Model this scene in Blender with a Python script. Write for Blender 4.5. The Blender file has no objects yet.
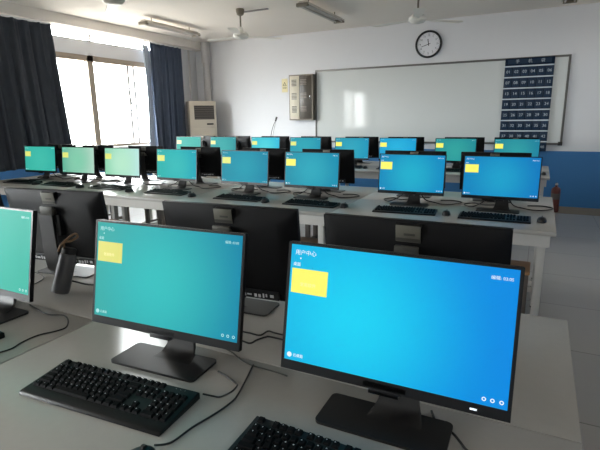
import bpy, bmesh, math, random
from mathutils import Vector, Matrix
random.seed(4)
R = math.radians
scene = bpy.context.scene
COL = scene.collection
EXPOSURE = 0.0

# ------------------------------------------------------------------ materials
def lin(c):
    return tuple((v/12.92 if v <= .04045 else ((v+.055)/1.055)**2.4) for v in (x/255 for x in c))
MATS = {}
def mat(name, rgb, rough=.5, metal=0., spec=.5, noise=0., nscale=20, bump=0., bscale=80, emit=None, estr=1.):
    if name in MATS: return MATS[name]
    m = bpy.data.materials.new(name); m.use_nodes = True
    nt = m.node_tree; b = nt.nodes['Principled BSDF']
    c = lin(rgb)
    b.inputs['Base Color'].default_value = (*c, 1)
    b.inputs['Roughness'].default_value = rough
    b.inputs['Metallic'].default_value = metal
    b.inputs['Specular IOR Level'].default_value = spec
    tc = nt.nodes.new('ShaderNodeTexCoord')
    if noise:
        n = nt.nodes.new('ShaderNodeTexNoise'); n.inputs['Scale'].default_value = nscale; n.inputs['Detail'].default_value = 4
        nt.links.new(tc.outputs['Object'], n.inputs['Vector'])
        mx = nt.nodes.new('ShaderNodeMix'); mx.data_type = 'RGBA'
        mx.inputs['A'].default_value = (*[v*(1-noise) for v in c], 1)
        mx.inputs['B'].default_value = (*[min(1, v*(1+noise)) for v in c], 1)
        nt.links.new(n.outputs['Fac'], mx.inputs['Factor']); nt.links.new(mx.outputs['Result'], b.inputs['Base Color'])
    if bump:
        n = nt.nodes.new('ShaderNodeTexNoise'); n.inputs['Scale'].default_value = bscale; n.inputs['Detail'].default_value = 3
        nt.links.new(tc.outputs['Object'], n.inputs['Vector'])
        bp = nt.nodes.new('ShaderNodeBump'); bp.inputs['Strength'].default_value = bump; bp.inputs['Distance'].default_value = .002
        nt.links.new(n.outputs['Fac'], bp.inputs['Height']); nt.links.new(bp.outputs['Normal'], b.inputs['Normal'])
    if emit:
        b.inputs['Emission Color'].default_value = (*lin(emit), 1); b.inputs['Emission Strength'].default_value = estr
    MATS[name] = m
    return m

def screen_mat(name, left, centre, right, cx=0., r=.26, estr=1.):
    """lit display, viewing-angle colour shift painted into its emission: a soft bright spot on a two-tone ground"""
    m = bpy.data.materials.new(name); m.use_nodes = True
    nt = m.node_tree; b = nt.nodes['Principled BSDF']
    b.inputs['Base Color'].default_value = (.01, .01, .012, 1); b.inputs['Roughness'].default_value = .45
    b.inputs['Specular IOR Level'].default_value = .06
    tc = nt.nodes.new('ShaderNodeTexCoord'); sp = nt.nodes.new('ShaderNodeSeparateXYZ')
    nt.links.new(tc.outputs['Object'], sp.inputs[0])
    mr = nt.nodes.new('ShaderNodeMapRange'); mr.inputs['From Min'].default_value = -.26; mr.inputs['From Max'].default_value = .26
    nt.links.new(sp.outputs['X'], mr.inputs['Value'])
    a = nt.nodes.new('ShaderNodeMix'); a.data_type = 'RGBA'
    a.inputs['A'].default_value = (*lin(left), 1); a.inputs['B'].default_value = (*lin(right), 1)
    nt.links.new(mr.outputs['Result'], a.inputs['Factor'])
    vm = nt.nodes.new('ShaderNodeVectorMath'); vm.operation = 'DISTANCE'; vm.inputs[1].default_value = (cx, 0, .25)
    nt.links.new(tc.outputs['Object'], vm.inputs[0])
    m2 = nt.nodes.new('ShaderNodeMapRange'); m2.interpolation_type = 'SMOOTHSTEP'
    m2.inputs['From Min'].default_value = 0.; m2.inputs['From Max'].default_value = r
    m2.inputs['To Min'].default_value = 1.; m2.inputs['To Max'].default_value = 0.
    nt.links.new(vm.outputs['Value'], m2.inputs['Value'])
    c = nt.nodes.new('ShaderNodeMix'); c.data_type = 'RGBA'
    nt.links.new(m2.outputs['Result'], c.inputs['Factor'])
    nt.links.new(a.outputs['Result'], c.inputs['A']); c.inputs['B'].default_value = (*lin(centre), 1)
    nt.links.new(c.outputs['Result'], b.inputs['Emission Color'])
    b.inputs['Emission Strength'].default_value = estr
    return m

M = dict(
 wall=mat('painted_wall', (222, 222, 224), .75, noise=.02, nscale=3, bump=.1, bscale=60),
 ceil=mat('painted_ceiling', (236, 229, 220), .85, noise=.02, nscale=2),
 dado=mat('blue_wall_paint', (58, 118, 172), .42, noise=.05, nscale=3),
 tan=mat('tan_floor_strip', (138, 122, 98), .55, noise=.08, nscale=6),
 alu=mat('window_frame_metal', (176, 160, 144), .45, metal=.3),
 sash=mat('sash_metal', (170, 165, 160), .4, metal=.4),
 curtain=mat('curtain_cloth', (66, 70, 77), .8, noise=.12, nscale=9, spec=.2, bump=.3, bscale=400),
 curtain2=mat('faded_curtain_cloth', (78, 88, 106), .75, noise=.15, nscale=9, spec=.2),
 desk=mat('grey_laminate', (170, 167, 161), .27, noise=.03, nscale=40, spec=.45),
 deskedge=mat('desk_edge_band', (176, 174, 172), .4),
 steel=mat('grey_painted_steel', (190, 187, 182), .45, noise=.03, nscale=20),
 wood=mat('stool_plywood', (150, 112, 78), .5, noise=.15, nscale=14),
 taupe=mat('stool_steel', (92, 84, 78), .45),
 black=mat('black_plastic', (22, 22, 25), .42, noise=.06, nscale=60, spec=.4),
 bezel=mat('black_bezel', (14, 14, 17), .35, spec=.4),
 back=mat('matt_black_shell', (13, 13, 15), .5, bump=.15, bscale=500, spec=.2),
 stand=mat('dark_grey_metal', (25, 24, 24), .48),
 key=mat('keycap_plastic', (9, 9, 11), .65, spec=.12),
 kbody=mat('keyboard_plastic', (16, 16, 17), .45, spec=.25),
 mark=mat('keycap_print', (190, 195, 200), .6),
 silver=mat('silver_plate', (104, 102, 92), .45, metal=.2),
 silver2=mat('dull_silver_strip', (74, 73, 68), .5, metal=.4),
 cable=mat('cable_rubber', (14, 14, 15), .5),
 ports=mat('port_print', (205, 206, 208), .5),
 white=mat('white_plastic', (232, 232, 230), .5),
 cream=mat('cream_metal', (205, 196, 176), .5, noise=.03, nscale=10),
 ac=mat('conditioner_cream', (196, 186, 170), .5, noise=.02),
 dark=mat('dark_slats', (58, 55, 52), .6),
 darkglass=mat('dark_door_panel', (66, 58, 48), .35),
 boxframe=mat('cabinet_frame_metal', (128, 118, 108), .5, metal=.2),
 board=mat('whiteboard_enamel', (210, 212, 209), .06, spec=.25),
 boardframe=mat('whiteboard_frame', (105, 102, 98), .4, metal=.4),
 navy=mat('navy_cloth', (16, 32, 52), .75, spec=.2),
 pocket=mat('pocket_cloth', (24, 46, 70), .35, spec=.4),
 strip=mat('pale_piping', (200, 208, 214), .6),
 digits=mat('white_digits', (190, 198, 205), .6),
 clockface=mat('clock_face_white', (228, 228, 232), .35),
 clockrim=mat('clock_rim_black', (14, 14, 15), .35),
 tube=mat('fluorescent_tube_glass', (205, 200, 195), .25),
 lamp=mat('lamp_enamel', (205, 198, 188), .4, noise=.03),
 fan=mat('fan_enamel', (228, 224, 214), .4),
 fanrod=mat('fan_rod_metal', (120, 112, 98), .4, metal=.3),
 exting=mat('extinguisher_red', (96, 46, 40), .4),
 chrome=mat('chrome', (200, 200, 200), .25, metal=.9),
 yellowsign=mat('cream_sign', (226, 214, 168), .6),
 signink=mat('sign_ink', (70, 62, 50), .6),
 led=mat('power_light', (220, 230, 240), .4, emit=(225, 235, 245), estr=1.),
 ui=mat('white_pixels', (10, 10, 10), .5, emit=(235, 248, 255), estr=1.),
 ui_dim=mat('pale_pixels', (10, 10, 10), .5, emit=(170, 225, 225), estr=1.),
 tile=mat('yellow_pixels', (10, 10, 10), .5, emit=(252, 248, 105), estr=1.),
 tile_dim=mat('mustard_pixels', (10, 10, 10), .5, emit=(218, 216, 98), estr=1.),
 tile_pale=mat('pale_yellow_pixels', (10, 10, 10), .5, emit=(225, 232, 120), estr=1.),
 tiletext=mat('cream_pixels', (10, 10, 10), .5, emit=(255, 248, 170), estr=1.),
 pvc=mat('pvc_pipe', (196, 192, 190), .5),
 bar=mat('bar_grey', (150, 146, 142), .5),
 brass=mat('hinge_brown', (120, 92, 66), .45, metal=.4),
)
def floor_mat():
    m = bpy.data.materials.new('terrazzo_tile'); m.use_nodes = True
    nt = m.node_tree; b = nt.nodes['Principled BSDF']; L = nt.links
    tc = nt.nodes.new('ShaderNodeTexCoord')
    br = nt.nodes.new('ShaderNodeTexBrick'); br.offset = 0; br.inputs['Scale'].default_value = 1.
    br.inputs['Brick Width'].default_value = .8; br.inputs['Row Height'].default_value = .8; br.inputs['Mortar Size'].default_value = .004
    br.inputs['Color1'].default_value = (*lin((150, 149, 146)), 1); br.inputs['Color2'].default_value = (*lin((156, 154, 150)), 1)
    br.inputs['Mortar'].default_value = (*lin((105, 103, 100)), 1)
    L.new(tc.outputs['Object'], br.inputs['Vector'])
    n = nt.nodes.new('ShaderNodeTexNoise'); n.inputs['Scale'].default_value = 2.5; n.inputs['Detail'].default_value = 5
    L.new(tc.outputs['Object'], n.inputs['Vector'])
    mx = nt.nodes.new('ShaderNodeMix'); mx.data_type = 'RGBA'; mx.blend_type = 'MULTIPLY'; mx.inputs['Factor'].default_value = .08
    L.new(br.outputs['Color'], mx.inputs['A']); L.new(n.outputs['Color'], mx.inputs['B'])
    L.new(mx.outputs['Result'], b.inputs['Base Color'])
    mr = nt.nodes.new('ShaderNodeMapRange'); mr.inputs['To Min'].default_value = .26; mr.inputs['To Max'].default_value = .32
    L.new(n.outputs['Fac'], mr.inputs['Value']); L.new(mr.outputs['Result'], b.inputs['Roughness'])
    return m
M['floor'] = floor_mat()
def glass_mat():
    m = bpy.data.materials.new('window_glass'); m.use_nodes = True
    nt = m.node_tree; nt.nodes.clear()
    o = nt.nodes.new('ShaderNodeOutputMaterial'); t = nt.nodes.new('ShaderNodeBsdfTransparent'); g = nt.nodes.new('ShaderNodeBsdfGlossy')
    g.inputs['Roughness'].default_value = .02; t.inputs['Color'].default_value = (.96, .98, .98, 1)
    mx = nt.nodes.new('ShaderNodeMixShader'); mx.inputs[0].default_value = .06
    nt.links.new(t.outputs[0], mx.inputs[1]); nt.links.new(g.outputs[0], mx.inputs[2]); nt.links.new(mx.outputs[0], o.inputs[0])
    return m
M['glass'] = glass_mat()

# ------------------------------------------------------------------ mesh builder
class MB:
    def __init__(s): s.bm = bmesh.new()
    def box(s, x0, x1, y0, y1, z0, z1, bevel=0., seg=2, mtx=None):
        r = bmesh.ops.create_cube(s.bm, size=1.)
        vs = r['verts']
        for v in vs:
            v.co = Vector(((x0+x1)/2+v.co.x*(x1-x0), (y0+y1)/2+v.co.y*(y1-y0), (z0+z1)/2+v.co.z*(z1-z0)))
        if bevel:
            es = list({e for v in vs for e in v.link_edges})
            rr = bmesh.ops.bevel(s.bm, geom=es, offset=bevel, segments=seg, profile=.5, affect='EDGES')
            vs = list({v for f in rr['faces'] for v in f.verts} | {v for v in vs if v.is_valid})
        if mtx is not None:
            for v in vs: v.co = mtx @ v.co
        return s
    def cyl(s, p, q, r1, r2=None, n=24, cap=True):
        p = Vector(p); q = Vector(q); r2 = r1 if r2 is None else r2
        d = q-p; rot = d.to_track_quat('Z', 'Y').to_matrix().to_4x4()
        bmesh.ops.create_cone(s.bm, cap_ends=cap, cap_tris=False, segments=n, radius1=r1, radius2=r2, depth=d.length,
                              matrix=Matrix.Translation((p+q)/2) @ rot)
        return s
    def lathe(s, prof, n=28, mtx=None):
        rings = []
        for r, z in prof:
            ring = []
            for k in range(n):
                a = 2*math.pi*k/n
                c = Vector((r*math.cos(a), r*math.sin(a), z))
                ring.append(s.bm.verts.new(mtx @ c if mtx is not None else c))
            rings.append(ring)
        for a, b in zip(rings, rings[1:]):
            for k in range(n): s.bm.faces.new((a[k], a[(k+1) % n], b[(k+1) % n], b[k]))
        s.bm.faces.new(rings[0][::-1]); s.bm.faces.new(rings[-1])
        return s
    def prism(s, pts, y0, y1, axis='y'):
        """outline pts in (x,z) extruded along y, or (x,y) along z, or (y,z) along x"""
        def P(a, b, t):
            return {'y': (a, t, b), 'z': (a, b, t), 'x': (t, a, b)}[axis]
        A = [s.bm.verts.new(P(a, b, y0)) for a, b in pts]; B = [s.bm.verts.new(P(a, b, y1)) for a, b in pts]
        s.bm.faces.new(A); s.bm.faces.new(B[::-1])
        n = len(pts)
        for k in range(n): s.bm.faces.new((A[k], B[k], B[(k+1) % n], A[(k+1) % n]))
        return s
    def tube(s, pts, r, n=8, sub=6):
        P = [Vector(p) for p in pts]
        path = []
        for i in range(len(P)-1):
            p0 = P[max(i-1, 0)]; p1 = P[i]; p2 = P[i+1]; p3 = P[min(i+2, len(P)-1)]
            for k in range(sub):
                t = k/sub
                path.append(.5*((2*p1)+(-p0+p2)*t+(2*p0-5*p1+4*p2-p3)*t*t+(-p0+3*p1-3*p2+p3)*t**3))
        path.append(P[-1])
        rings = []
        for i, p in enumerate(path):
            d = (path[min(i+1, len(path)-1)]-path[max(i-1, 0)]).normalized()
            u = d.cross(Vector((0, 0, 1)))
            if u.length < .1: u = d.cross(Vector((1, 0, 0)))
            u.normalize(); w = u.cross(d)
            rings.append([s.bm.verts.new(p+u*r*math.cos(2*math.pi*k/n)+w*r*math.sin(2*math.pi*k/n)) for k in range(n)])
        for a, b in zip(rings, rings[1:]):
            for k in range(n): s.bm.faces.new((a[k], a[(k+1) % n], b[(k+1) % n], b[k]))
        s.bm.faces.new(rings[0][::-1]); s.bm.faces.new(rings[-1])
        return s
    def xf(s, m):
        for v in s.bm.verts: v.co = m @ v.co
        return s
    def mesh(s, name, m, smooth=None):
        bmesh.ops.recalc_face_normals(s.bm, faces=s.bm.faces)
        me = bpy.data.meshes.new(name); s.bm.to_mesh(me); s.bm.free()
        me.materials.append(m)
        if smooth:
            me.polygons.foreach_set('use_smooth', [True]*len(me.polygons))
            me.set_sharp_from_angle(angle=R(smooth))
        return me
    def build(s, name, m, parent=None, smooth=35, **kw):
        return link(name, s.mesh(name, m, smooth), parent, **kw)
def link(name, me, parent=None, loc=None, rot=None, **kw):
    o = bpy.data.objects.new(name, me); COL.objects.link(o)
    if parent: o.parent = parent
    if loc is not None: o.location = loc
    if rot is not None: o.rotation_euler = rot
    for k, v in kw.items(): o[k] = v
    return o
def tag(o, label=None, cat=None, group=None, kind=None):
    if label: o['label'] = label
    if cat: o['category'] = cat
    if group: o['group'] = group
    if kind: o['kind'] = kind
    return o
def thing(name, loc, rz=0., label=None, cat=None, group=None, rx=0.):
    o = bpy.data.objects.new(name, None); COL.objects.link(o)
    o.empty_display_size = .05
    o.location = loc; o.rotation_euler = (rx, 0, rz)
    return tag(o, label, cat, group)
def struct(name, mb, m, parent=None):
    o = mb.build(name, m, parent)
    o['kind'] = 'structure'
    return o
def copy_tree(o, parent=None, loc=None, rz=None, label=None, matmap=None):
    c = o.copy(); COL.objects.link(c)
    if parent: c.parent = parent
    if loc is not None: c.location = loc
    if rz is not None: c.rotation_euler.z = rz
    if label: c['label'] = label
    for ch in list(o.children): copy_tree(ch, c)
    return c
TEXTS = {}
def text_mesh(string, size, m, extrude=.0004, align='CENTER'):
    """lettering as a mesh in the XZ plane, facing -Y"""
    key = (string, size, m.name, align)
    if key in TEXTS: return TEXTS[key]
    cu = bpy.data.curves.new('lettering', 'FONT'); cu.body = string; cu.size = size; cu.extrude = extrude
    cu.align_x = align; cu.align_y = 'CENTER'; cu.resolution_u = 3
    ob = bpy.data.objects.new('lettering', cu); COL.objects.link(ob)
    dg = bpy.context.evaluated_depsgraph_get(); dg.update()
    me = bpy.data.meshes.new_from_object(ob.evaluated_get(dg))
    me.transform(Matrix.Rotation(R(90), 4, 'X'))
    me.materials.clear(); me.materials.append(m)
    bpy.data.objects.remove(ob); bpy.data.curves.remove(cu)
    TEXTS[key] = me
    return me

# ------------------------------------------------------------------ room shell
XL, XR, Y0, Y1, H = -6.85, 2.3, -3.6, 8.6, 3.05
struct('floor', MB().box(XL-.2, XR+.2, Y0-.2, Y1+.2, -.1, 0), M['floor'])
struct('ceiling', MB().box(XL-.2, XR+.2, Y0-.2, Y1+.2, H, H+.1), M['ceil'])
def wall_with_dado(name, x0, x1, y0, y1):
    pass
DZ = .89
fr = struct('wall_front', MB().box(XL-.2, XR+.2, Y1, Y1+.2, 0, H), M['wall'])
struct('wall_back', MB().box(XL-.2, XR+.2, Y0-.2, Y0, 0, H), M['wall'])
CB = [(-3.3, -2.3), (6.3, 7.0)]; CZ0, CZ1 = 2.25, 2.7          # unseen high windows, added to brighten the right and near parts
mb = MB().box(XR, XR+.2, Y0, Y1, 0, CZ0).box(XR, XR+.2, Y0, Y1, CZ1, H)
mb.box(XR, XR+.2, Y0, CB[0][0], CZ0, CZ1).box(XR, XR+.2, CB[0][1], CB[1][0], CZ0, CZ1).box(XR, XR+.2, CB[1][1], Y1, CZ0, CZ1)
struct('wall_right', mb, M['wall'])
for k, (a, b) in enumerate(CB):
    w = bpy.data.objects.new('window_%d' % (3+k), None); COL.objects.link(w); w['kind'] = 'structure'; w.location = (XR+.1, (a+b)/2, CZ0)  # invented fill window, out of view
    T_ = Matrix.Translation((-(XR+.1), -(a+b)/2, -CZ0))
    f = MB().box(XR+.08, XR+.13, a, b, CZ0, CZ0+.04).box(XR+.08, XR+.13, a, b, CZ1-.04, CZ1)
    for y in (a+.02, (a+b)/2, b-.02): f.box(XR+.08, XR+.13, y-.02, y+.02, CZ0+.04, CZ1-.04)
    f.xf(T_).build('window_frame', M['alu'], w)
    MB().box(XR+.1, XR+.106, a+.04, b-.04, CZ0+.04, CZ1-.04).xf(T_).build('glass_pane', M['glass'], w)
# left wall with two window bays; each bay: main window and a transom over a lintel
bays = [(2.95, 7.45), (-3.2, -.38)]  # unseen second bay: inferred from its board reflection, then widened for more light
WZ0, WZ1, TZ0, TZ1 = 1.0, 2.53, 2.75, 2.95
mb = MB()
X0, X1 = XL-.2, XL
mb.box(X0, X1, Y0, Y1, 0, WZ0).box(X0, X1, Y0, Y1, TZ1, H)
ys = [Y0, bays[1][0], bays[1][1], bays[0][0], bays[0][1], Y1]
mb.box(X0, X1, bays[1][0], bays[1][1], TZ0, TZ1).box(X0, X1, ys[0], ys[1], WZ0, TZ1).box(X0, X1, ys[2], ys[3], WZ0, TZ1).box(X0, X1, ys[4], ys[5], WZ0, TZ1)
for a, b in bays: mb.box(X0, X1, a, b, WZ1, TZ0)
struct('wall_left', mb, M['wall'])
# blue paint band (a thin raised paint/skirting layer)
struct('trim_1', MB().box(XL, XR, Y1-.006, Y1, 0, DZ), M['dado'])
struct('trim_2', MB().box(XL, XL+.006, Y0, Y1-.006, 0, DZ), M['dado'])
struct('trim_3', MB().box(XR-.006, XR, Y0, Y1-.006, 0, DZ), M['dado'])
struct('trim_4', MB().box(XL+.006, XR-.006, 7.98, Y1-.006, 0, .003), M['tan'])       # thin tan strip on the floor below the board wall
struct('trim_5', MB().box(XL, -6.6, Y0, Y1, 2.9, H), M['ceil'])                     # boxed beam over the curtains
for wi, (a, b) in enumerate(bays):
    w = bpy.data.objects.new('window_%d' % (wi+1), None); COL.objects.link(w); w['kind'] = 'structure'
    w.location = (XL-.1, (a+b)/2, WZ0)
    ym = (a+b)/2
    def wb(m): return m.xf(Matrix.Translation((-(XL-.1), -ym, -WZ0)))
    x0, x1 = XL-.12, XL-.05
    f = MB()
    f.box(x0, x1, a, b, WZ0, WZ0+.05).box(x0, x1+.03, a, b, WZ1-.09, WZ1)
    f.box(x0, x1, a, a+.05, WZ0, WZ1).box(x0, x1, b-.05, b, WZ0, WZ1)
    muls = [5.83, 4.35] if wi == 0 else [-1.4]
    for y in muls: f.box(x0, x1+.03, y-.06, y+.06, WZ0, WZ1)
    wb(f).build('window_frame', M['alu'], w)
    s = MB()
    for y in ([6.68, 6.82, 5.1] if wi == 0 else [-.9]):
        s.box(x0+.02, x1-.01, y-.026, y+.026, WZ0+.05, WZ1-.09)
    wb(s).build('sash_frame', M['sash'], w)
    t = MB()
    if wi == 0: t.box(x0, x1, a, b, TZ0, TZ0+.025).box(x0, x1, a, b, TZ1-.02, TZ1)
    if wi == 0:
        for y in (5.9, 4.4): t.box(x0, x1, y-.02, y+.02, TZ0, TZ1)
        wb(t).build('transom_frame', M['sash'], w)
    wb(MB().box(XL-.09, XL-.084, a+.05, b-.05, WZ0+.05, WZ1-.06)).build('glass_pane', M['glass'], w)
    if wi == 0: wb(MB().box(XL-.09, XL-.084, a, b, TZ0+.025, TZ1-.02)).build('transom_pane', M['glass'], w)
    wb(MB().box(XL-.05, XL+.04, a-.03, b+.03, WZ0-.03, WZ0, .004)).build('window_sill', M['white'], w)
    if wi == 0:
        wb(MB().box(XL-.05, XL-.035, 6.66, 6.70, 1.75, 1.85, .004)).build('sash_latch', M['dark'], w)

# ------------------------------------------------------------------ curtains
def curtain(name, ya0, ya1, yb0, yb1, zt, zb, folds, amp, m, label, seed):
    rnd = random.Random(seed)
    ph = [rnd.uniform(0, 6.28) for _ in range(6)]
    nU, nV = 260, 26
    mb = MB(); V = []
    for j in range(nV+1):
        v = j/nV; row = []
        y0 = ya0+(yb0-ya0)*v; y1 = ya1+(yb1-ya1)*v**1.3; z = zt+(zb-zt)*v
        for i in range(nU+1):
            u = i/nU
            a = amp*(.55+.45*v)
            x = a*math.sin(2*math.pi*folds*u+ph[0]+.5*math.sin(5*u+ph[1])+.25*math.sin(3*v+ph[2]))
            x += a*.45*math.sin(2*math.pi*folds*2.3*u+ph[3]+.6*v)+a*.4*math.sin(2*math.pi*folds*.37*u+ph[4])
            yy = y0+(y1-y0)*u+.018*math.sin(2*math.pi*folds*u*1.7+ph[5])*v
            row.append(mb.bm.verts.new((x, yy, z)))
        V.append(row)
    for j in range(nV):
        for i in range(nU): mb.bm.faces.new((V[j][i], V[j][i+1], V[j+1][i+1], V[j+1][i]))
    r = thing(name, (-6.69, (ya0+ya1)/2, zb), 0, label, 'curtain')
    mb.xf(Matrix.Translation((0, -(ya0+ya1)/2, -zb)))
    o = mb.build('cloth', m, r, smooth=80)
    md = o.modifiers.new('thick', 'SOLIDIFY'); md.thickness = .003
    t = MB().box(-.02, .02, -(ya1-ya0)/2, (ya1-ya0)/2, zt-zb-.004, zt-zb+.018)
    t.build('curtain_rail', M['white'], r)
    return r
curtain('curtain', 2.55, 5.02, 2.55, 5.14, 2.875, .79, 13, .042, M['curtain'],
        'long dark grey curtain over the near half of the window, left photo edge', 3)
curtain('curtain', 7.04, 7.94, 7.0, 7.92, 2.875, .8, 7, .04, M['curtain2'],
        'narrow gathered dark blue curtain at the far end of the window, beside the air conditioner', 8)

# pale sheer lining showing along the window-side edge of the far curtain
lm = MB(); V = []
for j in range(13):
    z = 2.84-(2.84-.85)*j/12; row = []
    for i in range(41):
        u = i/40; row.append(lm.bm.verts.new((-6.765+.018*math.sin(u*19+.4*j*.2), 6.94+.16*u+.03*math.sin(j*.35), z)))
    V.append(row)
for j in range(12):
    for i in range(40): lm.bm.faces.new((V[j][i], V[j][i+1], V[j+1][i+1], V[j+1][i]))
fc = [o for o in scene.objects if o.name == 'curtain.001'][0]
lm.xf(Matrix.Translation(-Vector(fc.location)))
lo = lm.build('sheer_lining', mat('sheer_cloth', (178, 186, 198), .8), fc, 80, label='pale sheer lining')
lo.modifiers.new('thick', 'SOLIDIFY').thickness = .002
# ------------------------------------------------------------------ computer tables
def make_table():
    t = thing('computer_table', (0, 0, 0))
    w, d = 1.545, .717
    MB().box(-w/2, w/2, -d/2, d/2, .722, .75, .003).build('tabletop', M['desk'], t)
    MB().box(-w/2+.03, w/2-.03, -d/2+.03, -d/2+.05, .64, .721).box(-w/2+.03, w/2-.03, d/2-.05, d/2-.03, .64, .721) \
        .box(-w/2+.03, -w/2+.05, -d/2+.0505, d/2-.0505, .64, .721).box(w/2-.05, w/2-.03, -d/2+.0505, d/2-.0505, .64, .721).build('apron', M['steel'], t)
    for sx in (-1, 1):
        for sy in (-1, 1):
            x = sx*(w/2-.075); y = sy*(d/2-.075)
            l = MB().box(x-.024, x+.024, y-.024, y+.024, .012, .721, .004).build('leg', M['steel'], t)
            MB().cyl((x, y, 0), (x, y, .012), .026, n=16).build('foot_pad', M['black'], l)
    MB().box(-w/2+.1, w/2-.1, d/2-.085, d/2-.065, .12, .16).box(-w/2+.06, -w/2+.09, -d/2+.101, d/2-.101, .12, .16) \
        .box(w/2-.09, w/2-.06, -d/2+.101, d/2-.101, .12, .16).build('stretcher', M['steel'], t)
    return t
XRE = .147; TW = 1.55
T0 = make_table()
rown = ['nearest', 'middle', 'farthest']
coln = ['at the right-hand aisle end', 'second from the right-hand aisle', 'third from the right-hand aisle', 'at the curtained window end']
first = True
for r, yf in enumerate((.37, 3.225, 6.1)):
    for side in (0, 1):
        for c in range(4):
            if r == 0 and c > 1: continue
            loc = (XRE-TW*(c+.5), yf+.36+.72*side, 0)
            lab = 'grey computer table, %s double row, %s, %s' % (rown[r], 'camera side' if side == 0 else 'whiteboard side', coln[c])
            if first:
                o = T0; o.location = loc; first = False
            else: o = copy_tree(T0, None, loc)
            if side: o.rotation_euler.z = math.pi
            tag(o, lab, 'table', 'computer tables in the %s double row' % rown[r])

# stools under the middle row
def make_stool():
    t = thing('stool', (0, 0, 0))
    MB().box(-.17, .17, -.13, .13, .405, .43, .006).build('seat', M['wood'], t)
    for sx in (-1, 1):
        for sy in (-1, 1):
            x, y = sx*.14, sy*.1
            MB().box(x-.024, x+.024, y-.018, y+.018, 0, .405, .003).build('leg', M['taupe'], t)
    MB().box(-.115, .115, -.108, -.092, .15, .175).box(-.115, .115, .092, .108, .15, .175) \
        .box(-.148, -.132, -.081, .081, .2, .225).box(.132, .148, -.081, .081, .2, .225).build('stretcher', M['taupe'], t)
    return t
S0 = make_stool()
XB = [-5.6, -4.9, -4.18, -3.39, -2.54, -1.82, -.917, -.24]
ordn = ['first', 'second', 'third', 'fourth', 'fifth', 'sixth', 'seventh', 'eighth']
for i, x in enumerate(XB):
    x2 = {7: -.15, 6: -1.12, 5: -1.72, 3: -3.45, 2: -3.98}.get(i, x)
    o = S0 if i == 0 else copy_tree(S0)
    o.location = (x2, (3.36 if i in (2, 3) else 3.5), 0); o.rotation_euler.z = R([2, -3, 1, 0, 3, -2, 2, 0][i])
    tag(o, 'plywood-topped stool under the camera side of the middle tables, %s from the window' % ordn[i], 'stool', 'stools under the camera side of the middle row')
for i, x in enumerate(XB):
    o = copy_tree(S0, None, (x-.12 if i != 2 else x, 4.38, 0), R([3, 0, -2, 2, 0, 1, -3, 0][i]))
    tag(o, 'plywood-topped stool under the whiteboard side of the middle tables, %s from the window' % ordn[i], 'stool', 'stools under the whiteboard side of the middle row')

# ------------------------------------------------------------------ monitors
SW, SH, SB = .527, .296, .113
def rounded(w, z0, z1, r, n=4):
    pts = []
    for cx, cz, a0 in ((w/2-r, z1-r, 0), (-w/2+r, z1-r, 90), (-w/2+r, z0+r, 180), (w/2-r, z0+r, 270)):
        for k in range(n+1):
            a = R(a0+90*k/n); pts.append((cx+r*math.cos(a), cz+r*math.sin(a)))
    return pts
def tilt_mtx(t):
    return Matrix.Translation((0, 0, SB)) @ Matrix.Rotation(-R(t), 4, 'X') @ Matrix.Translation((0, 0, -SB))
def monitor_meshes(t, grow=None):
    T = tilt_mtx(t); D = {}
    if grow: T = grow @ T
    b = MB()
    W_ = SW+.016
    # rim, back plate and the shallow bulged shell, one continuous casing
    b.prism(rounded(W_, SB-.025, SB+SH+.007, .004), .001, .014)
    outer = rounded(W_-.004, SB-.023, SB+SH+.005, .006); inner = rounded(W_-.09, SB+.015, SB+SH-.035, .03)
    A = [b.bm.verts.new((x, .014, z)) for x, z in outer]; B = [b.bm.verts.new((x, .036, z)) for x, z in inner]
    for k in range(len(A)): b.bm.faces.new((A[k], A[(k+1) % len(A)], B[(k+1) % len(A)], B[k]))
    b.bm.faces.new(B)
    b.box(-.052, .052, -.002, .001, SB-.02, SB-.006, .0008)
    D['casing'] = b.xf(T).mesh('casing', M['back'], 30)
    # thin front bezel ring
    z = MB()
    h = W_/2
    z.box(-h, -SW/2, -.002, .001, SB-.024, SB+SH+.006).box(SW/2, h, -.002, .001, SB-.024, SB+SH+.006)
    z.box(-SW/2, SW/2, -.002, .001, SB-.024, SB).box(-SW/2, SW/2, -.002, .001, SB+SH, SB+SH+.006)
    z.box(-.036, .036, -.0035, -.002, SB-.034, SB-.022, .0006).box(-.036, .036, -.0035, .012, SB-.034, SB-.0255, .001)
    D['bezel'] = z.xf(T).mesh('bezel', M['bezel'], 30)
    p = MB()
    p.box(-.036, .036, .037, .0385, SB+SH-.045, SB+SH+.002, .001)
    D['label_plate'] = p.xf(T).mesh('label_plate', M['silver'], 30)
    p = MB(); p.box(-.035, .035, .0387, .040, SB+SH-.043, SB+SH-.034)
    p.box(-.02, .012, .0387, .0395, SB+SH-.026, SB+SH-.02)
    D['label_strip'] = p.xf(T).mesh('label_strip', M['silver2'])
    p = MB().box(-.036, .036, .014, .037, SB+SH-.004, SB+SH+.0015)
    D['label_top'] = p.xf(T).mesh('plate_bracket', M['back'])
    p = MB()
    p.box(-.19, .19, .03, .042, SB-.012, SB+.02, .003)
    D['port_panel'] = p.xf(T).mesh('port_panel', M['black'])
    p = MB(); rnd = random.Random(5)
    x = -.17
    while x < .16:
        w = rnd.choice((.006, .01, .014, .018)); hh = rnd.uniform(.003, .011)
        p.box(x, x+w, .0422, .0432, SB-.006+rnd.uniform(0, .006), SB-.006+hh+.006)
        x += w+rnd.uniform(.004, .012)
    D['port_marks'] = p.xf(T).mesh('port_marks', M['ports'])
    return D, T
MESH = {}
for key, t in (('A', 11.), ('B', 5.9)): MESH[key] = monitor_meshes(t)
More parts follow.
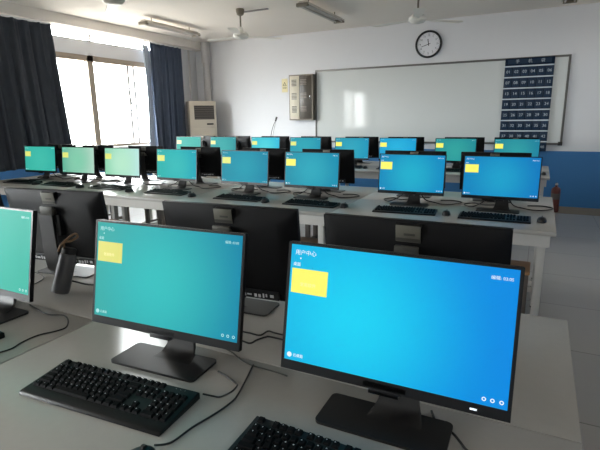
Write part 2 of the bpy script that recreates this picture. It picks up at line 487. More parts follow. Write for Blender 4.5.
# the all-in-one units at the back of the nearest row are a little taller, with a deeper chin
PV = Matrix.Translation((0, 0, SB+SH+.007)); GR = Matrix.Diagonal((1.04, 1, 1.115, 1))
MESH['R'] = monitor_meshes(9., PV @ GR @ PV.inverted())
def stand_meshes():
    D = {}
    b = MB()
    out = []
    for cx, cy, a0 in ((.138, .05, 0), (-.138, .05, 90), (-.138, -.05, 180), (.138, -.05, 270)):
        for k in range(5):
            a = R(a0+22.5*k); out.append((cx+.015*math.cos(a), cy+.015*math.sin(a)))
    b.prism(out, 0, .007, 'z')
    D['stand_base'] = b.mesh('stand_base', M['stand'], 30)
    # neck: broad strip that grows out of the plate and leans back up behind the panel
    n = MB()
    prof = [(.005, .0075), (.036, .012), (.054, .03), (.066, .07), (.072, .12), (.075, .2), (.076, .3)]
    hw = [.066, .058, .05, .044, .042, .04, .04]
    F = []
    for (y, z), w in zip(prof, hw):
        F.append([n.bm.verts.new((s*w+.022, y+d, z)) for s, d in ((-1, 0), (1, 0), (1, .012), (-1, .012))])
    for a, c in zip(F, F[1:]):
        for k in range(4): n.bm.faces.new((a[k], a[(k+1) % 4], c[(k+1) % 4], c[k]))
    n.bm.faces.new(F[0]); n.bm.faces.new(F[-1][::-1])
    D['stand_neck'] = n.mesh('stand_neck', M['stand'], 40)
    n = MB().box(-.03, .03, .045, .085, .30, .325, .004).box(-.036, .036, .085, .1, .30, .34, .003)
    D['stand_head'] = n.mesh('stand_head', M['silver2'], 30)
    n = MB().box(-.05, .05, .04, .078, .2, .3, .006)
    D['mount_block'] = n.mesh('mount_block', M['back'], 30)
    return D
STAND = stand_meshes()
SCR = MB().prism([(-SW/2, SB), (SW/2, SB), (SW/2, SB+SH), (-SW/2, SB+SH)], -.0015, .0008)
SCRM = {}
def screen_mesh(key, m):
    s = MB().box(-SW/2, SW/2, -.0012, .0008, SB, SB+SH)
    return s.xf(MESH[key][1]).mesh('screen', m)
def flat(key, x0, x1, z0, z1, m, name):
    return MB().box(x0, x1, -.0022, -.0014, z0, z1).xf(MESH[key][1]).mesh(name, m)
def text_on(key, s, size, x, z, m, name, align='LEFT'):
    me = text_mesh(s, size, m, .0002, align).copy()
    me.transform(MESH[key][1] @ Matrix.Translation((x, -.0024, z))); me.name = name
    return me
UI = {}
def ui_meshes(key, tile, txt, near):
    k = (key, tile, txt, near)
    if k in UI: return UI[k]
    L = SW/2; top = SB+SH
    out = []
    out.append(('desktop_tile', flat(key, -L+.006, -L+.104, top-.122, top-.060, M[tile], 'desktop_tile')))
    if near:
        out.append(('tile_caption', text_on(key, '常用软件', .011, -L+.03, top-.1, M['tiletext'], 'tile_caption')))
    out.append(('desktop_title', text_on(key, '用户中心', .0145, -L+.012, top-.020, M[txt], 'desktop_title')))
    if near: out.append(('pointer_mark', flat(key, -L+.026, -L+.029, top-.036, top-.032, M[txt], 'pointer_mark')))
    out.append(('tile_heading', text_on(key, '桌面', .0105, -L+.008, top-.05, M[txt], 'tile_heading')))
    out.append(('clock_readout', text_on(key, '编辑: 03:05', .0095, L-.010, top-.022, M[txt], 'clock_readout', 'RIGHT')))
    ic = MB()
    ic.lathe([(.0001, .0), (.0065, .0), (.0065, .0008), (.0001, .0008)], 20, Matrix.Translation((-L+.014, -.0016, SB+.014)) @ Matrix.Rotation(R(90), 4, 'X'))
    out.append(('corner_icon', ic.xf(MESH[key][1]).mesh('corner_icon', M[txt])))
    out.append(('corner_text', text_on(key, '云桌面', .0095, -L+.024, SB+.014, M[txt], 'corner_text')))
    ic = MB()
    for q, x in enumerate((L-.047, L-.03, L-.012)):
        T = Matrix.Translation((x, -.0016, SB+.014)) @ Matrix.Rotation(R(90), 4, 'X')
        n = 16; r0, r1 = .0024, .0046
        vs = [[ic.bm.verts.new(T @ Vector((r*math.cos(2*math.pi*a/n), r*math.sin(2*math.pi*a/n), .0006))) for a in range(n)] for r in (r0, r1)]
        for a in range(n): ic.bm.faces.new((vs[0][a], vs[0][(a+1) % n], vs[1][(a+1) % n], vs[1][a]))
    out.append(('tray_icons', ic.xf(MESH[key][1]).mesh('tray_icons', M[txt])))
    UI[k] = out
    return out
NMON = [0]
def monitor(loc, rz, key, smat, label, group, ui=None, near=False, back=False):
    NMON[0] += 1
    t = thing('computer_monitor', loc, rz, label, 'computer monitor', group)
    D = MESH[key][0]
    link('casing', D['casing'], t); link('bezel', D['bezel'], t)
    s = link('screen', screen_mesh(key, smat), t)
    if ui:
        for n, me in ui_meshes(key, ui[0], ui[1], near): link(n, me, s)
    lp = link('label_plate', D['label_plate'], t); link('label_strip', D['label_strip'], lp)
    link('plate_bracket', D['label_top'], t)
    pp = link('port_panel', D['port_panel'], t)
    if back: link('port_marks', D['port_marks'], pp)
    link('stand_base', STAND['stand_base'], t); link('stand_neck', STAND['stand_neck'], t)
    link('mount_block', STAND['mount_block'], t)
    if back: link('stand_head', STAND['stand_head'], t)
    return t
DT = .75
# nearest row, facing the camera
s = screen_mat('display_sky_blue', (8, 168, 222), (24, 210, 246), (0, 138, 226), -.09, .34)  # side-to-side colour change is viewing-angle shift painted into the display
m2 = monitor((-.274, .963, DT), R(.6), 'A', s, 'largest black monitor, nearest the camera at the right, bright sky-blue desktop',
        'monitors facing the camera in the nearest row', ('tile', 'ui'), True)
MB().box(.19, .205, -.005, -.0032, SB-.016, SB-.011, .0006).build('power_light', M['led'], m2)
s = screen_mat('display_turquoise', (56, 170, 164), (52, 192, 192), (16, 136, 170), -.02, .34)
monitor((-.958, .963, DT), R(3.2), 'A', s, 'black monitor with a turquoise desktop standing behind the full keyboard, nearest row',
        'monitors facing the camera in the nearest row', ('tile_dim', 'ui_dim'), True)
s = screen_mat('display_sea_green', (44, 180, 160), (56, 192, 172), (48, 182, 162), 0, .34)
monitor((-1.838, .963, DT), R(0), 'A', s, 'black monitor cut off by the left edge of the photo, sea-green desktop, nearest row',
        'monitors facing the camera in the nearest row', ('tile_dim', 'ui_dim'), True)
# backs of the nearest row
sb = screen_mat('display_plain_blue', (30, 140, 190), (50, 180, 210), (10, 120, 200), 0, .3, .8)
G = 'monitors seen from behind in the nearest row'
monitor((-.325, 1.43, DT), R(180), 'R', sb, 'back of a black monitor with silver plate, directly behind the largest sky-blue screen', G, back=True)
monitor((-1.002, 1.43, DT), R(184), 'R', sb, 'back of a black monitor with silver plate, between the turquoise and sky-blue screens', G, back=True)
monitor((-1.985, 1.44, DT), R(188), 'R', sb, 'back of a black monitor behind a dark grey bottle, left of the turquoise screen', G, back=True)
monitor((-2.66, 1.43, DT), R(180), 'R', sb, 'back of a black monitor barely showing at the left photo edge, nearest row', G, back=True)
# middle row facing the camera
BC = [((58, 180, 162), (66, 190, 172), (52, 178, 165), 'sea-green'),
      ((92, 178, 150), (130, 205, 172), (178, 215, 196), 'washed-out grey-green'),  # window glare painted pale into this display and the next
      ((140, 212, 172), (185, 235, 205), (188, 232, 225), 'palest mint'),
      ((48, 180, 172), (58, 190, 188), (24, 166, 186), 'teal with a mustard tile'),
      ((34, 144, 166), (38, 158, 180), (22, 136, 168), 'dusky blue-teal'),
      ((38, 146, 170), (48, 170, 190), (22, 142, 176), 'greyish cyan'),
      ((20, 138, 188), (32, 176, 206), (12, 138, 194), 'cyan-blue with a lit centre'),
      ((16, 132, 190), (28, 160, 204), (10, 120, 190), 'deep azure')]
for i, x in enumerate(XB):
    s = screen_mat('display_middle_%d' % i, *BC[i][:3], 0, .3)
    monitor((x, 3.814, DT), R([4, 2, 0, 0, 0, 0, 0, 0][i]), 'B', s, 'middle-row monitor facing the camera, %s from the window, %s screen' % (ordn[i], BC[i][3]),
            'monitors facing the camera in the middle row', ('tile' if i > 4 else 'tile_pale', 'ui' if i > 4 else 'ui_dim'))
for i, x in enumerate((-5.7, -5.02, -4.21, -3.39, -2.55, -1.835, -.985, -.318)):
    monitor((x, 4.27, DT), R(180), 'B', sb, 'back of a black monitor in the middle row, %s from the window' % ordn[i], 'monitors seen from behind in the middle row', back=True)
XC = [-5.635, -4.88, -4.03, -3.3, -2.52, -1.82, -1.02, -.26]
CC = [((48, 178, 162), (54, 184, 170), (46, 176, 166), 'green-teal'), ((44, 162, 160), (52, 172, 170), (40, 150, 158), 'dull teal'),
      ((60, 196, 208), (80, 214, 224), (50, 190, 222), 'bright aqua'), ((38, 158, 176), (46, 168, 184), (34, 150, 178), 'slate cyan'),
      ((40, 152, 174), (46, 166, 190), (26, 150, 188), 'steel cyan'), ((26, 160, 208), (40, 180, 222), (24, 160, 214), 'vivid light blue'),
      ((40, 146, 146), (50, 162, 158), (34, 140, 150), 'muted green-teal'), ((36, 138, 148), (48, 156, 162), (30, 128, 156), 'muted blue-teal')]
for i, x in enumerate(XC):
    s = screen_mat('display_far_%d' % i, *CC[i][:3], 0, .3)
    monitor((x, 6.707, DT), R([2, 0, 0, 0, 0, 0, 0, 0][i]), 'B', s, 'farthest-row monitor facing the camera, %s from the window, %s screen' % (ordn[i], CC[i][3]),
            'monitors facing the camera in the farthest row', ('tile' if i > 3 else 'tile_pale', 'ui_dim'))
for i, x in enumerate((-5.6, -4.84, -4.06, -3.29, -2.5, -1.8, -.96, -.29)):
    monitor((x, 7.15, DT), R(180), 'B', sb, 'back of a black monitor in the farthest row, %s from the window' % ordn[i], 'monitors seen from behind in the farthest row', back=True)

bt = thing('bottle', (-1.745, 1.20, DT), 0, 'dark grey cylindrical bottle with strap, standing before a monitor back left of the turquoise screen', 'bottle')
ax = Vector((.02, .055, .175)); q = ax.to_track_quat('Z', 'X').to_matrix().to_4x4()
BT = Matrix.Translation((0, 0, .011)) @ q
MB().lathe([(.025, 0), (.033, .004), (.036, .015), (.034, .155), (.032, .165), (.027, .17)], 32, BT).build('body', mat('bottle_grey', (74, 73, 74), .45), bt, 40)
c_ = MB().lathe([(.0275, .17), (.029, .172), (.029, .19), (.024, .195)], 32, BT).build('lid', M['black'], bt, 40)
MB().tube([tuple(BT @ Vector(p)) for p in ((.022, .0, .192), (.03, .01, .215), (.0, .0, .225), (-.024, -.01, .245), (-.01, -.01, .255), (.012, -.01, .232), (.03, -.02, .2), (.036, -.02, .17))], .0045).build('strap', M['brass'], c_, 60)
# ------------------------------------------------------------------ keyboards
KW, KD = .47, .163
S_ = (.024-.012)/.13
def ktop(y): return .012+(y+KD/2-.03)*S_ if y > -KD/2+.03 else .012
def kb_body():
    b = MB()
    prof = [(-KD/2, .002), (-KD/2+.002, .008), (-KD/2+.008, .0115), (-KD/2+.03, .012), (KD/2-.006, ktop(KD/2)), (KD/2, ktop(KD/2)-.005), (KD/2, .002)]
    b.prism(prof, -KW/2, KW/2, 'x')
    es = [e for e in b.bm.edges if abs(abs(e.verts[0].co.x)-KW/2) < 1e-5 and abs(abs(e.verts[1].co.x)-KW/2) < 1e-5 and e.verts[0].co.x*e.verts[1].co.x > 0]
    bmesh.ops.bevel(b.bm, geom=es, offset=.003, segments=2, profile=.5, affect='EDGES')
    return b.mesh('body', M['kbody'], 40)
U = .0195
def layout():
    K = []
    x0 = -KW/2+.011; yb = -KD/2+.044
    rows = [
        (5.25, [(0, 1)]+[(2+i, 1) for i in range(4)]+[(6.5+i, 1) for i in range(4)]+[(11+i, 1) for i in range(4)]+[(15.25+i, 1) for i in range(3)]),
        (4, [(i, 1) for i in range(13)]+[(13, 2)]+[(15.25+i, 1) for i in range(3)]+[(18.5+i, 1) for i in range(4)]),
        (3, [(0, 1.5)]+[(1.5+i, 1) for i in range(12)]+[(13.5, 1.5)]+[(15.25+i, 1) for i in range(3)]+[(18.5+i, 1) for i in range(3)]),
        (2, [(0, 1.75)]+[(1.75+i, 1) for i in range(11)]+[(12.75, 2.25)]+[(18.5+i, 1) for i in range(3)]),
        (1, [(0, 2.25)]+[(2.25+i, 1) for i in range(10)]+[(12.25, 2.75)]+[(16.25, 1)]+[(18.5+i, 1) for i in range(3)]),
        (0, [(0, 1.25), (1.25, 1.25), (2.5, 1.25), (3.75, 6.25), (10, 1.25), (11.25, 1.25), (12.5, 1.25), (13.75, 1.25)]+[(15.25+i, 1) for i in range(3)]+[(18.5, 2), (20.5, 1)])]
    for ry, ks in rows:
        for kx, kw in ks: K.append((x0+(kx+kw/2)*U*1.02, yb+ry*U, kw*U*1.02, U, 1))
    K.append((x0+22*U*1.02, yb+2.5*U, U*1.02, 2*U, 2)); K.append((x0+22*U*1.02, yb+.5*U, U*1.02, 2*U, 2))
    return K
def key_geo(mb, cx, cy, w, d, zc):
    g = .0011; hw = w/2-g; hd = d/2-g; t = .0028
    lo = [mb.bm.verts.new((cx+a*hw, cy+b*hd, zc+b*hd*S_)) for a, b in ((-1, -1), (1, -1), (1, 1), (-1, 1))]
    up = [mb.bm.verts.new((cx+a*(hw-t), cy+b*(hd-t)+.0006, zc+.0075+b*hd*S_*1.4)) for a, b in ((-1, -1), (1, -1), (1, 1), (-1, 1))]
    for k in range(4): mb.bm.faces.new((lo[k], lo[(k+1) % 4], up[(k+1) % 4], up[k]))
    mb.bm.faces.new(up); mb.bm.faces.new(lo[::-1])
KBODY = kb_body(); LAY = layout()
def all_keys(ks, name='keys'):
    mb = MB()
    for x, y, w, d, _ in ks: key_geo(mb, x, y, w, d, ktop(y)-.001)
    return mb.mesh(name, M['key'], 30)
KALL = all_keys(LAY)
KEYM = {}
def marks_mesh():
    mb = MB(); rnd = random.Random(2)
    for x, y, w, d, _ in LAY:
        if w < .03 and rnd.random() < .8:
            z = ktop(y)+.0068+.0006
            mb.box(x-.003, x-.0005+rnd.uniform(-.001, .001), y+.001, y+.0038, z, z+.0002)
    return mb.mesh('legends', M['mark'])
MARKS = marks_mesh()
def keyboard(loc, rz, label, group, near=False):
    t = thing('keyboard', loc, rz, label, 'keyboard', group)
    b = link('body', KBODY, t)
    if near:
        for x, y, w, d, _ in LAY[:98]:
            k = (round(w, 4), round(d, 4))
            if k not in KEYM:
                mb = MB(); key_geo(mb, 0, 0, w, d, 0); KEYM[k] = mb.mesh('key', M['key'], 30)
            link('key', KEYM[k], t, (x, y, ktop(y)-.001))
        link('keys', all_keys(LAY[98:]), t, kind='stuff')
        link('legends', MARKS, t)
    else:
        link('keys', KALL, t)
    for x in (.168, .182, .196):
        if near: MB().box(x, x+.003, KD/2-.013, KD/2-.011, ktop(KD/2-.012)-.0005, ktop(KD/2-.012)+.0005).build('indicator_light', M['mark'], b)
    return t
GA = 'keyboards on the nearest row'; GB = 'keyboards on the camera side of the middle row'; GC = 'keyboards on the farthest row'
keyboard((-.962, .758, DT), R(4.0), 'full black keyboard lying askew in front of the turquoise monitor at the bottom left', GA, True)
keyboard((-.312, .752, DT), R(-1), 'black keyboard cut off by the bottom photo edge, before the sky-blue monitor', GA, True)
keyboard((-1.80, .79, DT), R(-4), 'black keyboard at the left photo edge in front of the sea-green monitor', GA)
for i, (x, y, a) in enumerate(((-5.5, 3.5, 4), (-4.85, 3.52, 0), (-4.1, 3.55, 2), (-3.26, 3.52, 1), (-2.40, 3.51, 1), (-1.67, 3.50, 0), (-.875, 3.5, 4), (-.24, 3.495, 1))):
    keyboard((x, y, DT), R(a), 'black middle-row keyboard, %s from the window, before the %s screen' % (ordn[i], BC[i][3]), GB)
for i, x in enumerate(XC):
    keyboard((x+.05, 6.4, DT), 0, 'black farthest-row keyboard, %s from the window, before the %s screen' % (ordn[i], CC[i][3]), GC)

# ------------------------------------------------------------------ mice
def make_mouse():
    t = thing('computer_mouse', (0, 0, 0))
    b = MB(); n, mrows = 20, 8
    rings = []
    for j in range(mrows+1):
        f = j/mrows; ring = []
        for k in range(n):
            a = 2*math.pi*k/n; c, s_ = math.cos(a), math.sin(a)
            rr = math.cos(f*math.pi/2*.97)**.55 if f > 0 else 1
            ring.append(b.bm.verts.new((.030*c*rr*(1-.08*s_), .053*s_*rr-.004*f, .003+.033*math.sin(f*math.pi/2)*(1-.12*s_))))
        rings.append(ring)
    for p, q in zip(rings, rings[1:]):
        for k in range(n): b.bm.faces.new((p[k], p[(k+1) % n], q[(k+1) % n], q[k]))
    b.bm.faces.new(rings[0][::-1]); b.bm.faces.new(rings[-1])
    b.box(-.02, .02, -.035, .035, 0, .0031)
    b.build('shell', M['black'], t, 60)
    MB().cyl((-.004, .024, .0295), (.004, .024, .0295), .008, n=16).build('scroll_wheel', M['stand'], t)
    return t
mo = make_mouse(); firstm = True
for x, y, lab, g in [(-.70, .60, 'black mouse at the bottom edge of the photo beside the full keyboard', 'mice on the nearest row')] + \
    [(mx, my, 'black mouse on the middle row right of the keyboard, %s from the window' % ordn[i], 'mice on the middle row') for i, (mx, my) in
     enumerate(((-5.19, 3.46), (-4.46, 3.47), (-3.71, 3.46), (-2.9, 3.46), (-2.09, 3.46), (-1.37, 3.50), (-.568, 3.51), (.062, 3.53)))] + \
    [(x+.34, 6.38, 'black mouse on the farthest row right of the keyboard, %s from the window' % ordn[i], 'mice on the farthest row') for i, x in enumerate(XC)]:
    o = mo if firstm else copy_tree(mo); firstm = False
    o.location = (x, y, DT); tag(o, lab, 'computer mouse', g)

# ------------------------------------------------------------------ cables
def cable(pts, label, r=.0026, name='cable', m='cable', z=None):
    P = [(p[0], p[1], (p[2] if len(p) > 2 else DT+r+.0004)) for p in pts]
    return tag(MB().tube(P, r).build(name, M[m], None, 60), label, 'cable')
cable([(-1.76, 1.075), (-1.69, 1.06), (-1.605, 1.044), (-1.544, 1.063), (-1.487, 1.04), (-1.441, .996), (-1.447, .958), (-1.473, .912), (-1.473, .856), (-1.461, .815), (-1.47, .782), (-1.49, .74)],
      'black cable looping over the open table top left of the turquoise monitor')
cable([(-.728, .86, .765), (-.712, .878), (-.69, .884), (-.665, .90, .766), (-.668, .93, .766), (-.69, .955), (-.735, .975), (-.772, .985)],
      'keyboard cable leaving the right end of the full keyboard towards the monitor stand')
cable([(-.70, .655, .765), (-.692, .68), (-.682, .70), (-.676, .753), (-.662, .807), (-.652, .862), (-.655, .915), (-.70, 1.06)],
      'mouse cable running up beside the right end of the full keyboard')
cable([(-.95, 1.26), (-.856, 1.235), (-.822, 1.234), (-.783, 1.235), (-.774, 1.273), (-.742, 1.271), (-.64, 1.268)],
      'upper black cable crossing the table gap between the two large screens', .003)
cable([(-.95, 1.19), (-.824, 1.176), (-.783, 1.172), (-.775, 1.201), (-.76, 1.23), (-.741, 1.24), (-.62, 1.235)],
      'lower black cable crossing the table gap between the two large screens', .003)
cable([(-.93, 1.15, .79), (-.89, 1.13, .775), (-.853, 1.116), (-.801, 1.097), (-.745, 1.069), (-.702, 1.057), (-.63, 1.055), (-.58, 1.05)],
      'shiny grey cable right of the turquoise monitor stand', .0022, m='silver2')
cable([(-.18, 1.06), (-.166, 1.03), (-.145, 1.012), (-.118, .995), (-.099, .972), (-.082, .951), (-.05, .935)],
      'black cable on the table below the right half of the sky-blue monitor', .003)
cable([(-2.33, 1.30), (-2.25, 1.34), (-2.138, 1.35), (-2.02, 1.32), (-1.976, 1.25), (-1.976, 1.222), (-1.93, 1.15)],
      'thin black cable left of the dark grey bottle', .0022)
cable([(-1.8, 1.3, .775), (-1.755, 1.335), (-1.70, 1.345), (-1.62, 1.33), (-1.5, 1.30), (-1.3, 1.32)],
      'black cable between the dark grey bottle and the turquoise screen', .004)
for i, x in enumerate(XB):
    dx = .12 if i % 2 == 0 else -.1
    cable([(x+.05, 3.92, .86), (x+.1, 3.95, .78), (x+.17, 3.98), (x+.25, 3.92), (x+.33, 3.96), (x+.38, 4.06), (x+.3, 4.13), (x+.2, 4.1)],
          'black cables trailing behind the %s monitor from the window in the middle row' % ordn[i], .0045)
    cable([(x-.05, 3.93, .86), (x-.12, 3.94, .79), (x-.2, 3.9), (x-.27, 4.0), (x-.2, 4.08), (x-.12, 4.02), (x, 4.07)],
          'black cable coiled left behind the %s monitor from the window in the middle row' % ordn[i], .004)

# ------------------------------------------------------------------ front wall furniture
# whiteboard
wbt = thing('whiteboard', (-1.825, Y1, .99), 0, 'wide white enamel whiteboard with grey metal frame on the front wall', 'whiteboard')
hw = 2.145; bh = 1.36
MB().box(-hw+.03, hw-.03, -.03, -.002, .03, bh-.03).build('writing_surface', M['board'], wbt)
MB().box(-hw, hw, -.04, -.001, bh-.032, bh, .003).box(-hw, hw, -.04, -.001, 0, .032, .003).box(-hw, -hw+.032, -.04, -.001, .032, bh-.032, .002).box(hw-.032, hw, -.04, -.001, .032, bh-.032, .002).build('frame', M['boardframe'], wbt)
MB().box(hw-.06, hw+.004, -.046, -.04, -.01, .05, .004).build('corner_cap', M['dark'], wbt)

# numbered pocket chart
pc = thing('pocket_chart', (-.25, Y1-.0412, .885), 0, 'navy hanging pocket chart with numbered pockets at the right end of the whiteboard', 'pocket chart')
CW, CHt = .705, 1.452
MB().box(-CW/2, CW/2, -.012, -.001, 0, CHt, .002).build('backing_cloth', M['navy'], pc)
PW = CW/6; PH = .168
for r in range(8):
    zt = CHt-.105-r*PH
    MB().box(-CW/2, CW/2, -.0155, -.0122, zt-.026, zt-.006).build('label_strip', M['strip'], pc)
    for c in range(6):
        x = -CW/2+PW*(c+.5)
        p = MB().box(x-PW/2+.006, x+PW/2-.006, -.021, -.0122, zt-PH+.004, zt-.03, .004).build('pocket', M['pocket'], pc)
        link('pocket_number', text_mesh('%02d' % (r*6+c+1), .062, M['digits'], .0006), p, (x, -.0222, zt-PH/2-.016))
MB().box(-CW/2+.04, CW/2-.04, -.014, -.0122, CHt-.085, CHt-.015).build('header_panel', M['pocket'], pc)
for k, ch in enumerate('手机袋'):
    link('header_letter', text_mesh(ch, .06, M['digits'], .0005), pc, (-.17+.18*k, -.0148, CHt-.052))

# clock
ck = thing('wall_clock', (-1.84, Y1, 2.66), 0, 'round white wall clock with black rim above the whiteboard', 'clock')
RX = Matrix.Rotation(R(90), 4, 'X')
MB().lathe([(.185, .0), (.215, .0), (.225, .012), (.225, .035), (.216, .046), (.203, .048), (.192, .04), (.19, .02)], 56, RX).build('rim', M['clockrim'], ck, 40)
MB().lathe([(.0005, .001), (.19, .001), (.19, .024), (.0005, .024)], 56, RX).build('dial', M['clockface'], ck, 30)
dm = MB()
for k in range(60):
    a = R(6*k); L = .014 if k % 5 == 0 else .006; w = .003 if k % 5 == 0 else .0014
    mt = Matrix.Rotation(a, 4, 'Y')
    dm.box(-w, w, -.0255, -.0242, .178-L, .178, mtx=mt)
dm.build('minute_marks', M['clockrim'], ck)
for k in range(1, 13):
    a = R(30*k)
    link('numeral', text_mesh(str(k), .042, M['clockrim'], .0005), ck, (.142*math.sin(a), -.025, .142*math.cos(a)))
def hand(ang, L, tail, w, name, y):
    b = MB().box(-w, w, y-.002, y, -tail, L, .0006)
    b.xf(Matrix.Rotation(R(ang), 4, 'Y')).build(name, M['clockrim'], ck)
hand(-9, .085, .025, .0065, 'hour_hand', -.028)
hand(-108, .125, .035, .0045, 'minute_hand', -.031)
MB().cyl((0, -.024, 0), (0, -.036, 0), .009).build('centre_cap', M['clockrim'], ck)

# wall cabinet
cb = thing('wall_cabinet', (-4.235, Y1, 1.42), 0, 'metal wall cabinet with a cream louvred door and a dark door, left of the whiteboard', 'cabinet')
cw, chh, cd = .255, .86, .14
MB().box(-cw, -cw+.02, -cd, -.001, 0, chh).box(cw-.02, cw, -cd, -.001, 0, chh).box(-cw+.02, cw-.02, -cd, -.001, chh-.02, chh).box(-cw+.02, cw-.02, -cd, -.001, 0, .02).box(-cw+.02, cw-.02, -.03, -.001, .02, chh-.02).build('housing', M['boxframe'], cb)
d = MB().box(-cw+.022, -.03, -cd-.012, -cd+.012, .022, chh-.022, .003).build('door', M['cream'], cb, label='cream louvred door')
for k in range(3):
    z = .15+.25*k
    l = MB()
    for q in range(5): l.box(-.19, -.085, -cd-.018, -cd-.0125, z+q*.026, z+q*.026+.012)
    l.build('louvre', M['dark'], d)
d = MB().box(-.026, cw-.022, -cd-.006, -cd+.012, .022, chh-.022, .003).build('door', M['darkglass'], cb, label='dark door')
for k in range(3):
    z = .17+.25*k
    l = MB()
    for q in range(4): l.box(.0, .13, -cd-.012, -cd-.0062, z+q*.028, z+q*.028+.012)
    l.build('louvre', M['boxframe'], d)
MB().box(.2, .215, -cd-.02, -cd-.006, .4, .47, .003).build('door_handle', M['chrome'], d)

# warning notice
sg = thing('warning_sign', (-4.66, Y1, 1.97), 0, 'small cream warning notice with a triangle left of the wall cabinet', 'sign')
MB().box(-.065, .065, -.004, -.001, 0, .26, .001).build('plate', M['yellowsign'], sg)
t = MB(); o_ = [(-.045, .12), (.045, .12), (0, .2)]; i_ = [(-.03, .129), (.03, .129), (0, .182)]
for k in range(3):
    a, b_ = o_[k], o_[(k+1) % 3]; c, d_ = i_[(k+1) % 3], i_[k]
    t.prism([a, b_, c, d_], -.0056, -.0042)
t.build('triangle_symbol', M['signink'], sg)
link('caution_mark', text_mesh('!', .05, M['signink'], .0005), sg, (0, -.0052, .148))
MB().box(-.045, .045, -.0055, -.0042, .085, .093).box(-.04, .04, -.0055, -.0042, .068, .074).build('caption_lines', M['signink'], sg)

# gooseneck microphone on the whiteboard side of the farthest row
mic = thing('gooseneck_microphone', (-4.34, 7.42, DT), 0, 'slim black gooseneck microphone rising behind the farthest row, left of the wall cabinet', 'microphone')
MB().lathe([(.055, 0), (.055, .012), (.045, .022), (.012, .024)], 24).build('base', M['black'], mic)
MB().tube([(0, 0, .022), (0, 0, .2), (.02, 0, .42), (.07, 0, .58), (.125, 0, .68)], .006).build('gooseneck', M['stand'], mic, 60)
MB().tube([(.02, 0, .022), (.035, 0, .2), (.06, 0, .42), (.1, 0, .58), (.133, 0, .67)], .003).build('wire', M['cable'], mic, 60)
MB().cyl((.118, 0, .665), (.145, 0, .735), .014, .018, 16).build('capsule', M['black'], mic, 40)

# riser pipe and thin pipe in the corner
pp = thing('boxed_riser_pipe', (-6.50, 8.50, 0), 0, 'thick pale vertical pipe in the corner behind the air conditioner', 'pipe')
MB().cyl((0, 0, 0), (0, 0, 2.64), .078).build('lower_pipe', M['pvc'], pp, 40)
MB().cyl((0, 0, 2.64), (0, 0, 3.045), .098).build('upper_pipe', M['pvc'], pp, 40)
tag(MB().cyl((-6.815, 8.32, 0), (-6.815, 8.32, 2.89), .02, n=16).build('drain_pipe', M['pvc'], None, 40),
    'thin vertical pipe on the window wall between the far curtain and the corner', 'pipe')

# air conditioner
ac = thing('air_conditioner', (-6.41, 8.12, 0), R(50), 'tall cream floor-standing air conditioner in the corner beside the far curtain', 'air conditioner')
MB().box(-.28, .28, -.17, .17, .06, 1.83, .012, 3).build('cabinet', M['ac'], ac)
MB().box(-.24, .24, -.15, .15, 0, .06).build('plinth', M['dark'], ac)
MB().box(-.235, .235, -.178, -.1695, .1, 1.28, .003).build('front_panel', M['ac'], ac)
MB().box(-.18, .235, -.173, -.1695, 1.46, 1.74, .002).build('air_outlet', M['dark'], ac)
g = MB()
for k in range(6): g.box(-.17, .225, -.181, -.1735, 1.475+k*.044, 1.49+k*.044)
g.build('outlet_vane', M['taupe'], ac)
MB().box(.07, .21, -.174, -.1695, 1.35, 1.38, .001).build('display_window', M['black'], ac)

# fire extinguisher
fx = thing('fire_extinguisher', (.29, 8.08, 0), 0, 'dark red fire extinguisher standing on the floor by the blue wall at the right', 'fire extinguisher')
MB().lathe([(.058, 0), (.064, .008), (.064, .33), (.056, .365), (.03, .385), (.018, .39), (.018, .41)], 28).build('cylinder', M['exting'], fx, 40)
MB().lathe([(.0585, .2), (.0648, .2), (.0648, .29), (.0585, .29)], 28).build('label_band', M['strip'] if False else M['taupe'], fx, 40)
MB().box(-.022, .022, -.022, .022, .41, .44, .004).box(-.014, .014, -.085, .02, .44, .456, .003).build('valve_handle', M['chrome'], fx)
MB().tube([(0, .02, .425), (0, .07, .41), (0, .082, .33), (0, .078, .12)], .008).build('hose', M['cable'], fx, 60)

# ------------------------------------------------------------------ ceiling things
def lamp(x, y0, y1, label):
    L = (y1-y0)
    t = thing('ceiling_lamp', (x, (y0+y1)/2, 2.91), 0, label, 'lamp', 'unlit twin-tube ceiling lamps')
    b = MB()
    pr = [(-.105, .03), (-.1, .035), (-.04, .085), (.04, .085), (.1, .035), (.105, .03), (.098, .028), (.036, .075), (-.036, .075), (-.098, .028)]
    b.prism(pr, -L/2, L/2)
    b.build('reflector', M['lamp'], t, 30)
    MB().box(-.03, .03, -L/2, L/2, .0555, .0745, .003).build('batten', M['lamp'], t)
    for sy in (-1, 1):
        MB().box(-.085, .085, sy*L/2-.022, sy*L/2+.022, .008, .055, .004).build('end_cap', M['fanrod'], t)
        MB().cyl((0, sy*L*.36, .085), (0, sy*L*.36, .14), .008, n=12).build('hanger', M['fanrod'], t)
    for sx in (-1, 1):
        MB().cyl((sx*.055, -L/2+.022, .03), (sx*.055, L/2-.022, .03), .013, n=16).build('tube', M['tube'], t, 60)
    return t
lamp(-5.70, 5.92, 7.2, 'unlit twin-tube ceiling lamp nearest the window, left of the ceiling fan')
lamp(-3.0, 6.08, 7.38, 'unlit twin-tube ceiling lamp in the middle, between the two ceiling fans')
lamp(.2, 6.42, 7.72, 'unlit ceiling lamp cut off by the top edge of the photo at the right')

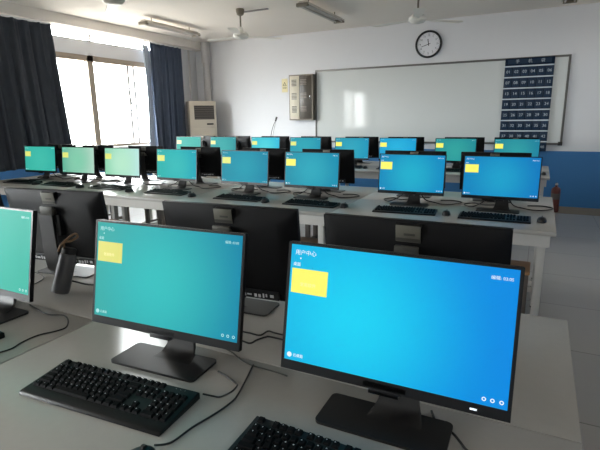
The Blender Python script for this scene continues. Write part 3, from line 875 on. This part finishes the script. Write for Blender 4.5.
def fan(x, y, angs, label):
    t = thing('ceiling_fan', (x, y, 2.62), 0, label, 'ceiling fan', 'white ceiling fans')
    MB().lathe([(.02, .33), (.05, .345), (.062, .39), (.062, .425)], 24).build('canopy', M['fanrod'], t, 40)
    MB().cyl((0, 0, .1), (0, 0, .34), .012, n=16).build('rod', M['fanrod'], t, 40)
    MB().lathe([(.03, .0), (.085, .012), (.112, .04), (.112, .075), (.08, .1), (.035, .115), (.03, .17), (.02, .175)], 32).build('motor', M['fan'], t, 40)
    for a in angs:
        b = MB()
        b.box(.1, .2, -.022, .022, .045, .05, .001)
        b.prism([(.19, -.045), (.62, -.068), (.66, -.045), (.66, .045), (.62, .068), (.19, .045)], .047, .052, 'z')
        b.xf(Matrix.Rotation(R(a), 4, 'Z')).build('blade', M['fan'], t, 30)
fan(-4.13, 6.28, (52, 172, 292), 'white ceiling fan between the two left ceiling lamps')
fan(-1.53, 6.42, (45, 165, 285), 'white ceiling fan at the top of the photo above the clock')
fan(-4.02, 3.78, (20, 140, 260), 'ceiling fan whose motor just shows at the top left photo edge')
tag(MB().box(-4.3, -3.75, 6.44, 6.47, 3.03, 3.049, .003).build('ceiling_bar', M['bar']), 'short grey conduit on the ceiling beside the left fan', 'bar')  # thin grey bar set against the ceiling

for o in scene.objects:
    if o.get('label') and not 4 <= len(o['label'].split()) <= 16: print('LABEL', len(o['label'].split()), o['label'])
# ------------------------------------------------------------------ light
w = bpy.data.worlds.new('sky'); scene.world = w; w.use_nodes = True
bg = w.node_tree.nodes['Background']; bg.inputs['Strength'].default_value = 47.
wt = w.node_tree; tcw = wt.nodes.new('ShaderNodeTexCoord'); sw = wt.nodes.new('ShaderNodeSeparateXYZ'); mw = wt.nodes.new('ShaderNodeMapRange')
mw.inputs['From Min'].default_value = -.12; mw.inputs['From Max'].default_value = .1
cw_ = wt.nodes.new('ShaderNodeMix'); cw_.data_type = 'RGBA'
cw_.inputs['A'].default_value = (.27, .25, .23, 1); cw_.inputs['B'].default_value = (.985, .995, 1, 1)
wt.links.new(tcw.outputs['Generated'], sw.inputs[0]); wt.links.new(sw.outputs['Z'], mw.inputs['Value'])
wt.links.new(mw.outputs['Result'], cw_.inputs['Factor']); wt.links.new(cw_.outputs['Result'], bg.inputs['Color'])
for i, (a, b, z0, z1) in enumerate([(CB[0][0], CB[0][1], CZ0, CZ1), (CB[1][0], CB[1][1], CZ0, CZ1), (bays[0][0], bays[0][1], WZ0, WZ1), (bays[0][0], bays[0][1], TZ0, TZ1), (bays[1][0], bays[1][1], WZ0, WZ1)]):
    l = bpy.data.lights.new('window_portal', 'AREA'); l.shape = 'RECTANGLE'; l.size = z1-z0; l.size_y = b-a
    l.cycles.is_portal = True
    o = bpy.data.objects.new('window_portal', l); COL.objects.link(o)
    o.location = (XL-.15 if i > 1 else XR+.15, (a+b)/2, (z0+z1)/2); o.rotation_euler = (0, R(-90 if i > 1 else 90), 0)

# ------------------------------------------------------------------ camera
cam = bpy.data.cameras.new('camera'); co = bpy.data.objects.new('camera', cam); COL.objects.link(co)
cam.sensor_width = 36; cam.lens = 468.49/600*36; cam.clip_start = .02
yaw, pit, rol = R(26.894), R(-12.885), R(-.81)
fw = Vector((-math.sin(yaw)*math.cos(pit), math.cos(yaw)*math.cos(pit), math.sin(pit)))
rt = Vector((math.cos(yaw), math.sin(yaw), 0)); up = rt.cross(fw)
r2 = rt*math.cos(rol)+up*math.sin(rol); u2 = -rt*math.sin(rol)+up*math.cos(rol)
co.matrix_world = Matrix(((r2.x, u2.x, -fw.x, 0), (r2.y, u2.y, -fw.y, 0), (r2.z, u2.z, -fw.z, 1.4651), (0, 0, 0, 1)))
scene.camera = co
vs = scene.view_settings
vs.view_transform = 'Standard'; vs.look = 'None'; vs.gamma = 1; vs.exposure = EXPOSURE; vs.use_curve_mapping = False
scene.cycles.max_bounces = 10; scene.cycles.diffuse_bounces = 6; scene.cycles.sample_clamp_indirect = 8
